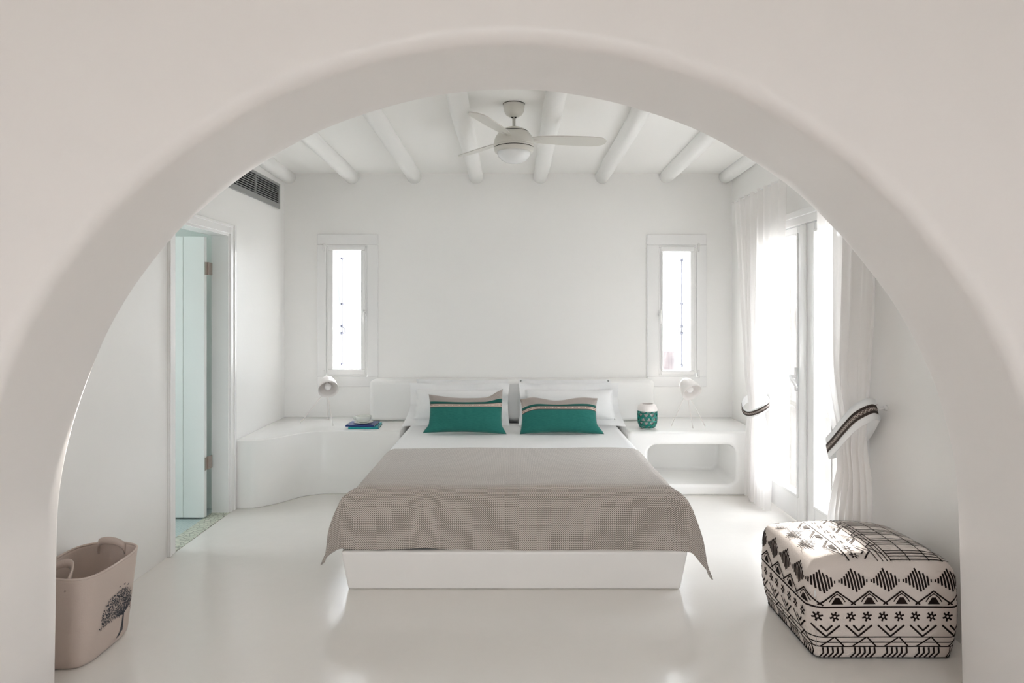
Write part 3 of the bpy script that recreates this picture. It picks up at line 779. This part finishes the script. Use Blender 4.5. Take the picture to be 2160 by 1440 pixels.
# slim white rods
for y0,y1,lab in ((4.52,5.66,'slim white curtain rod above the far curtain'),(3.28,4.2,'slim white curtain rod above the near curtain')):
    r=empty('curtain_rod',(1.91,y0,2.41)); MB().tube([(0,0,0),(0,y1-y0,0)],.006,n=10).build('rod',frame_w,r,smooth=True)
    for yy in (.02,y1-y0-.02): MB().tube([(0,yy,0),(.10,yy,0)],.005,n=8).build('bracket',frame_w,r,smooth=True)
    tag(r,lab,'curtain rod')
# tiebacks
def band(name,path,wvec,width,trimw,label,off):
    r=empty(name,path[0]); o0=Vector(path[0]); P=[Vector(p)-o0 for p in catmull(path,8)]
    n=len(P); cen=sum(P,Vector())/n
    L=[0]
    for i in range(1,n): L.append(L[-1]+(P[i]-P[i-1]).length)
    def strip(w,offs,mi_off=0):
        def fn(u,v):
            i=min(n-1,int(round(u*(n-1)))); p=P[i]
            t=(P[min(i+1,n-1)]-P[max(i-1,0)]).normalized(); W_=Vector(wvec); W_=(W_-t*W_.dot(t)).normalized()
            N=t.cross(W_); 
            if N.dot(p-cen)<0: N=-N
            return p+W_*w*(v-.5)+N*offs
        return MB().grid(fn,n-1,4,uvfn=lambda u,v:(L[min(n-1,int(round(u*(n-1))))],v))
    strip(width,0).build('sash',linen,r,smooth=True,solid=.003)
    strip(trimw,off).build('woven_trim',trimm,r,smooth=True,solid=.0015)
    tag(r,label,'curtain tieback','curtain tiebacks')
band('curtain_tieback',[(1.955,3.505,.955),(1.885,3.44,.970),(1.822,3.47,.922),(1.805,3.56,.840),(1.805,3.66,.760),(1.815,3.76,.697),(1.86,3.838,.675),(1.92,3.845,.69),(1.958,3.76,.74),(1.965,3.62,.84),(1.96,3.52,.95)],(0,.35,1),.115,.047,'white tieback with dark woven stripe around the near curtain',.0035)
band('curtain_tieback',[(1.93,5.235,.79),(1.86,5.225,.765),(1.815,5.16,.725),(1.80,5.06,.695),(1.815,4.97,.70),(1.86,4.90,.735),(1.92,4.895,.78),(1.95,5.0,.80),(1.955,5.15,.80)],(0,0,1),.055,.032,'thin dark-striped white tieback around the far curtain',.0035)
for y,zz,lab in ((3.51,.965,'small white wall hook holding the near curtain tieback'),(5.25,.80,'small white wall hook holding the far curtain tieback')):
    r=empty('wall_hook',(XR,y,zz)); MB().tube([(-.001,0,0),(-.012,0,0)],[.016,.014],n=16).build('rosette',frame_w,r,smooth=True)
    MB().tube([(-.008,0,0),(-.04,0,-.006),(-.052,0,.004),(-.055,0,.02)],[.006,.006,.007,.009],n=10).build('hook',frame_w,r,smooth=True)
    tag(r,lab,'hook')

# ------------------------------------------------------------------ pouf
def ribbons(M,lines,surf,width,off,mi,step=.008):
    for ln in lines:
        w=width*(ln[1] if isinstance(ln,tuple) and isinstance(ln[1],(int,float)) and isinstance(ln[0],list) else 1)
        pts=ln[0] if isinstance(ln,tuple) and isinstance(ln[0],list) else ln
        dense=[]
        for a,b in zip(pts[:-1],pts[1:]):
            d_=math.dist(a,b); n=max(1,int(d_/step))
            for k in range(n): dense.append((lerp(a[0],b[0],k/n),lerp(a[1],b[1],k/n)))
        dense.append(pts[-1])
        V=[];N=len(dense)
        for i,p in enumerate(dense):
            a=dense[max(i-1,0)];b=dense[min(i+1,N-1)]
            tx,ty=b[0]-a[0],b[1]-a[1]; l=math.hypot(tx,ty) or 1; nx,ny=-ty/l*w/2,tx/l*w/2
            for s in (-1,1):
                V.append(surf(p[0]+s*nx,p[1]+s*ny,off))
        M.add(V,[(2*i,2*i+1,2*i+3,2*i+2) for i in range(N-1)],mi)
def polyfill(M,quads,surf,off,mi,n=4):
    for q in quads:     # bilinear quad patches
        V=[];F=[]
        for j in range(n+1):
            for i in range(n+1):
                u,v=i/n,j/n
                x=lerp(lerp(q[0][0],q[1][0],u),lerp(q[3][0],q[2][0],u),v); y=lerp(lerp(q[0][1],q[1][1],u),lerp(q[3][1],q[2][1],u),v)
                V.append(surf(x,y,off))
        for j in range(n):
            for i in range(n): a=j*(n+1)+i; F.append((a,a+1,a+n+2,a+n+1))
        M.add(V,F,mi)
def motif(c,P):
    """one repeat of the ethnic pattern; returns lines and quads in (s,h), h measured 0 (hem) to .385"""
    L=[];Q=[]
    # hem hatching (bent strokes)
    for k in range(5):
        x=c+.037-.045+.021*k; L.append(([(x-.014,.001),(x+.004,.024),(x-.002,.050)],1.0))
    for h in (.053,.073): L.append(([(c-P/2,h),(c+P/2,h)],.6))
    L.append(([(c-P/2,.097),(c+P/2,.097)],.6))
    L.append(([(c+.037-.058,.054),(c+.037,.098),(c+.037+.044,.054)],.8))
    # V's and stars
    L.append(([(c-.056,.150),(c,.100),(c+.056,.150)],1.0)); L.append(([(c-.024,.150),(c,.126),(c+.024,.150)],1.0))
    for sx in (-.034,.034):
        for a in range(6):
            an=a*PI/3+.3
            L.append(([(c+sx+.007*math.cos(an),.187+.007*math.sin(an)),(c+sx+.021*math.cos(an),.187+.021*math.sin(an))],1.0))
            an2=an+PI/3; L.append(([(c+sx+.009*math.cos(an),.187+.009*math.sin(an)),(c+sx+.009*math.cos(an2),.187+.009*math.sin(an2))],.8))
    L.append(([(c-P/2,.226),(c+P/2,.226)],1.0))
    # triangles and outline
    c=c+.33*P
    L.append(([(c-P/2-.010,.236),(c,.292),(c+P/2+.010,.236)],.85))
    L.append(([(c-.034,.248),(c-.020,.268),(c,.281),(c+.020,.268),(c+.034,.248)],.6))
    Q.append([(c-.026,.238),(c+.026,.238),(c+.008,.266),(c-.008,.266)])
    # hatched diamonds at the half repeat
    d=c+P/2
    for k in range(-4,4):
        x=d+.006+k*.0132; hh=.046*(1-abs(k)/5.2)
        L.append(([(x+hh*.28-.003,.335-hh),(x,.335),(x-hh*.28+.003,.335+hh)],1.05))
    L.append(([(d-.062,.335),(d-.056,.335)],1.6)); L.append(([(d+.056,.335),(d+.062,.335)],1.6))
    return L,Q
def pouf():
    r=empty('pouf',(1.590,3.068,0)); A,B,H=.318,.286,.388; rc=.055
    per=2*(2*A-2*rc)+2*(2*B-2*rc)+2*PI*rc
    segs=[]
    def rr(s):
        """rounded rectangle outline: unit point and normal for perimeter distance s, s=0 at front left corner start going right along front (-y)"""
        s%=per; a,b=2*A-2*rc,2*B-2*rc; q=PI*rc/2
        for k,(ln,) in enumerate(((a,),(b,),(a,),(b,))):
            if s<ln:
                t=s
                if k==0: return (-A+rc+t,-B),(0,-1)
                if k==1: return (A,-B+rc+t),(1,0)
                if k==2: return (A-rc-t,B),(0,1)
                return (-A,B-rc-t),(-1,0)
            s-=ln
            if s<q:
                th=s/rc; st=(-PI/2,0,PI/2,PI)[k]; cxy=((A-rc,-B+rc),(A-rc,B-rc),(-A+rc,B-rc),(-A+rc,-B+rc))[k]
                an=st+th; return (cxy[0]+rc*math.cos(an),cxy[1]+rc*math.sin(an)),(math.cos(an),math.sin(an))
            s-=q
        return (-A+rc,-B),(0,-1)
    def inset(h,nx=0,ny=0):
        t=h/H; b_=.020*max(0,1-t/.42)**1.7; tp=.018*max(0,(t-.86)/.14)**2; bulge=-.008*math.sin(PI*min(1,max(0,t)))
        return b_*(1+.35*max(0,-nx))+tp+bulge
    def side(s,h,off=0):
        (x,y),(nx,ny)=rr(s); i=inset(h,nx,ny)-off; z=.006+h
        sag=.010*math.sin(s*5)*(h/H)
        return (x-nx*i,y-ny*i,z+sag*.5)
    zt=.006+H
    def topz(x,y):
        ex=max(0,1-abs(x/A)**3.2); ey=max(0,1-abs(y/B)**3.2); return zt+.052*ex**.55*ey**.55 +.004*math.sin(x*9+y*7)
    def top(x,y,off=0):
        k=.93
        x=max(-A*.985,min(A*.985,x)); y=max(-B*.985,min(B*.985,y))
        # pull corners in to follow the rounded outline
        ax,ay=abs(x)-(A-rc),abs(y)-(B-rc)
        if ax>0 and ay>0:
            l=math.hypot(ax,ay)
            if l>rc*.97: f_=rc*.97/l; x=math.copysign(A-rc+ax*f_,x); y=math.copysign(B-rc+ay*f_,y)
        return (x*.962,y*.962,topz(x,y)+off)
    M=MB(); ns,nh=200,40
    V=[];U=[]
    for j in range(nh+1):
        for i in range(ns): V.append(side(per*i/ns,H*j/nh)); U.append((per*i/ns,H*j/nh))
    F=[(j*ns+i,j*ns+(i+1)%ns,(j+1)*ns+(i+1)%ns,(j+1)*ns+i) for j in range(nh) for i in range(ns)]
    # top rings shrink to the centre
    base=nh*ns; nr=26; last=base
    for k in range(1,nr+1):
        f_=1-k/nr
        for i in range(ns):
            (x,y),_=rr(per*i/ns); x0,y0,z0=V[base+i]
            X,Y=x*f_,y*f_; tz=topz(X,Y); e=smooth((1-f_)/.05)
            V.append((x0*f_,y0*f_,lerp(z0,tz,e) if e<1 else tz)); U.append((X,Y))
        b0=len(V)-2*ns; b1=len(V)-ns
        F+=[(b0+i,b0+(i+1)%ns,b1+(i+1)%ns,b1+i) for i in range(ns)]
    M.add(V,F,0,U)
    P=per/17
    for c in range(17):
        L,Q=motif(per*(c+.05)/17,P); ribbons(M,L,side,.0078,.0016,1); polyfill(M,Q,side,.0016,1)
    # top: bands run along y, distance from the left edge plays the part of (1 - h)
    def tmap(s,h,off): return top(-A+(.385-h)*.98-.01,s,off+.0012)
    n=4; PT=2*B*.93/n
    for c in range(n):
        L,Q=motif(-B*.93+PT*(c+.5),PT)
        L=[(l[0],l[1]) for l in L if not (l[0][0][1]<.05 and l[0][-1][1]<.052)]
        ribbons(M,L,lambda s,h,o:top(-A+(.385-h)+.012,s,o+.0015),.0065,.0,1)
        polyfill(M,Q,lambda s,h,o:top(-A+(.385-h)+.012,s,o+.0015),0,1)
    ln=[]
    x0=-A+.36
    for xx in (x0,x0+.085,x0+.17,x0+.23): ln.append(([(xx,-B*.93),(xx,B*.93)],.7))
    g=0; y=-B*.92
    for g in range(5):
        yy=-B*.9+g*.118
        for k in range(4):
            q=yy+k*.020
            if q<B*.93: ln.append(([(x0,q),(A*.95,q)],.85))
        ln.append(([(x0-.055,yy-.02),(x0,yy)],.9)) if yy-.02>-B*.93 else None
    ribbons(M,ln,lambda x,y,o:top(x,y,.0015),.0064,0,1)
    cm=mat('pouf_cotton',(.70,.625,.58),.95,.1,bump=.0008,bscale=260,sheen=.3); im=mat('pouf_embroidery',(.022,.014,.012),.95,.1)
    M.build('cover',[cm,im],r,smooth=True)
    # dark underside
    v=[]; 
    for zz,ins in ((0,.040),(.0085,.016)):
        for i in range(120):
            (x,y),(nx,ny)=rr(per*i/120); v.append((x-nx*ins*(1+.35*max(0,-nx)),y-ny*ins,zz))
    MB().add(v,[(i,(i+1)%120,120+(i+1)%120,120+i) for i in range(120)]+[tuple(range(119,-1,-1))]).build('base',mat('pouf_base_black',(.015,.012,.012),.9,.1),r)
    p0=side(per-.02,.275,.004)
    MB().tube([side(per-.03,.275,.003),side(per-.031,.12,.003),side(per-.03,.05,.003)],.0012,n=6).build('zip',mat('zip_grey',(.45,.42,.42),.5,.4),r)
    MB().tube([side(per-.034,.300,.006),side(per-.034,.272,.005)],.003,n=6).build('zip_pull',mat('zip_pull_white',(.8,.8,.8),.4,.4),r)
    tag(r,'square cream pouf with black ethnic embroidery on the floor by the right arch side','pouf')
pouf()

# ------------------------------------------------------------------ storage bag
def bag():
    r=empty('storage_bag',(-1.905,2.89,0)); H=.385
    fm=mat('bag_felt',(.56,.47,.42),.95,.1,bump=.0006,bscale=180,sheen=.2); gm=mat('print_grey',(.075,.075,.085),.8,.2)
    def outline(a,hx,hy,rc):
        n=4.4; c,s=math.cos(a),math.sin(a); k=(abs(c)**n+abs(s)**n)**(-1/n); return c*k*hx,s*k*hy
    def S_(a,h,off=0):
        t=h/H; hx=lerp(.132,.158,t)+off; hy=lerp(.185,.215,t)+off
        x,y=outline(a,hx,hy,0)
        rim=.018*abs(math.cos(a))*-1+.012
        z=h+(rim*t if t>.5 else 0)*smooth((t-.5)/.5)
        if t<.06: k=1-.06*(1-t/.06)**2; x*=k; y*=k
        return (x+.012*t,y,max(z,0.002)+0)
    M=MB(); n=96; nh=24; V=[]
    for j in range(nh+1):
        for i in range(n): V.append(S_(2*PI*i/n,H*j/nh))
    for j in range(nh,-1,-1):
        for i in range(n):
            x,y,z=S_(2*PI*i/n,H*j/nh,-.006); V.append((x,y,z+(.006 if j==0 else 0)))
    R_=2*(nh+1); F=[(j*n+i,j*n+(i+1)%n,(j+1)*n+(i+1)%n,(j+1)*n+i) for j in range(R_-1) for i in range(n)]
    F.append(tuple(range(n-1,-1,-1))); F.append(tuple((R_-1)*n+i for i in range(n)))
    M.add(V,F); body=M.build('body',fm,r,smooth=True)
    M=MB()
    # hem roll
    M.tube([S_(2*PI*i/48,H-.002,-.003) for i in range(49)],.0055,n=8,cap=False); M.build('rim_binding',fm,r,smooth=True)
    # handles on the two short sides: flat loops folding inwards
    for sg,din in ((1,.035),(-1,.10)):
        y0=sg*.208; M=MB(); N=24; V=[]
        for i in range(N+1):
            a=PI*i/N; x=.012-.062*math.cos(a); rise=math.sin(a)
            yy=y0-sg*din*rise; z=H-.03+(.058 if sg>0 else .062)*rise**.7
            wv=.034
            for dx,dz in ((-.5,0),(.5,0)):
                V.append((x,yy+dx*wv*(.25),z+dx*wv*.97))
        M.add(V,[(2*i,2*i+1,2*i+3,2*i+2) for i in range(N)])
        M.build('handle',fm,r,smooth=True,solid=.007)
    # printed tree on the side that faces the room
    T=MB()
    def side(s,h,off):   # s metres along y from centre on the +x face
        t=h/H; hx=lerp(.132,.158,t); hy=lerp(.185,.215,t); q=max(-.97,min(.97,s/hy))
        n_=4.4; x=hx*(1-abs(q)**n_)**(1/n_)
        rim=.018*-1+.012
        z=h+(rim*t*smooth((t-.5)/.5) if t>.5 else 0)
        return (x+.012*t+off,s,z)
    rnd=random.Random(4); lines=[]; quads=[]; c0=.07; bz=.03
    # trunk
    quads+=[[(c0-.016,bz+.004),(c0+.010,bz+.012),(c0+.010,bz+.05),(c0-.004,bz+.045)],[(c0-.004,bz+.045),(c0+.010,bz+.05),(c0+.009,bz+.10),(c0+.0,bz+.10)],[(c0-.038,bz-.006),(c0-.010,bz-.002),(c0+.004,bz+.02),(c0-.008,bz+.02)]]
    def leaf(p,a):
        l=rnd.uniform(.007,.0105); w=l*.36; cx,cy=p
        ca,sa=math.cos(a),math.sin(a)
        quads.append([(cx,cy),(cx+ca*l*.5-sa*w,cy+sa*l*.5+ca*w),(cx+ca*l,cy+sa*l),(cx+ca*l*.5+sa*w,cy+sa*l*.5-ca*w)])
    st=(c0+.004,bz+.085)
    for k in range(17):
        an=PI*(.0+1.12*k/16)-.12; rad=rnd.uniform(.75,.95)
        ex,ey=.022+.125*math.cos(an)*rad, .150+.092*math.sin(an)*rad
        mx,my=lerp(st[0],ex,.45)+rnd.uniform(-.008,.008),lerp(st[1],ey,.45)+.016
        pts=[( (1-t)**2*st[0]+2*t*(1-t)*mx+t*t*ex,(1-t)**2*st[1]+2*t*(1-t)*my+t*t*ey) for t in [i/8 for i in range(9)]]
        lines.append((pts[:5],.62)); lines.append((pts[4:],.36))
        for p in pts[2:]:
            for q in (-1,1): leaf((p[0]+rnd.uniform(-.004,.004),p[1]+rnd.uniform(-.004,.004)),an+q*rnd.uniform(.5,1.4))
    for k in range(230):
        an=rnd.uniform(-.35,PI+.42); rad=rnd.uniform(.25,1)**.6
        leaf((.022+.128*math.cos(an)*rad,.148+.097*math.sin(an)*rad),rnd.uniform(0,6.3))
    for dx,dz in ((-.015,.228),(.020,.226),(.05,.212)): leaf((c0-.03+dx,bz+dz),1.0); leaf((c0-.03+dx,bz+dz),2.2)
    ribbons(T,lines,side,.0045,.0014,0,step=.006)
    polyfill(T,quads,side,.0014,0,n=2)
    T.build('tree_print',gm,r)
    tag(r,'beige felt storage bag with a grey tree print, partly behind the left arch side','bag')
bag()
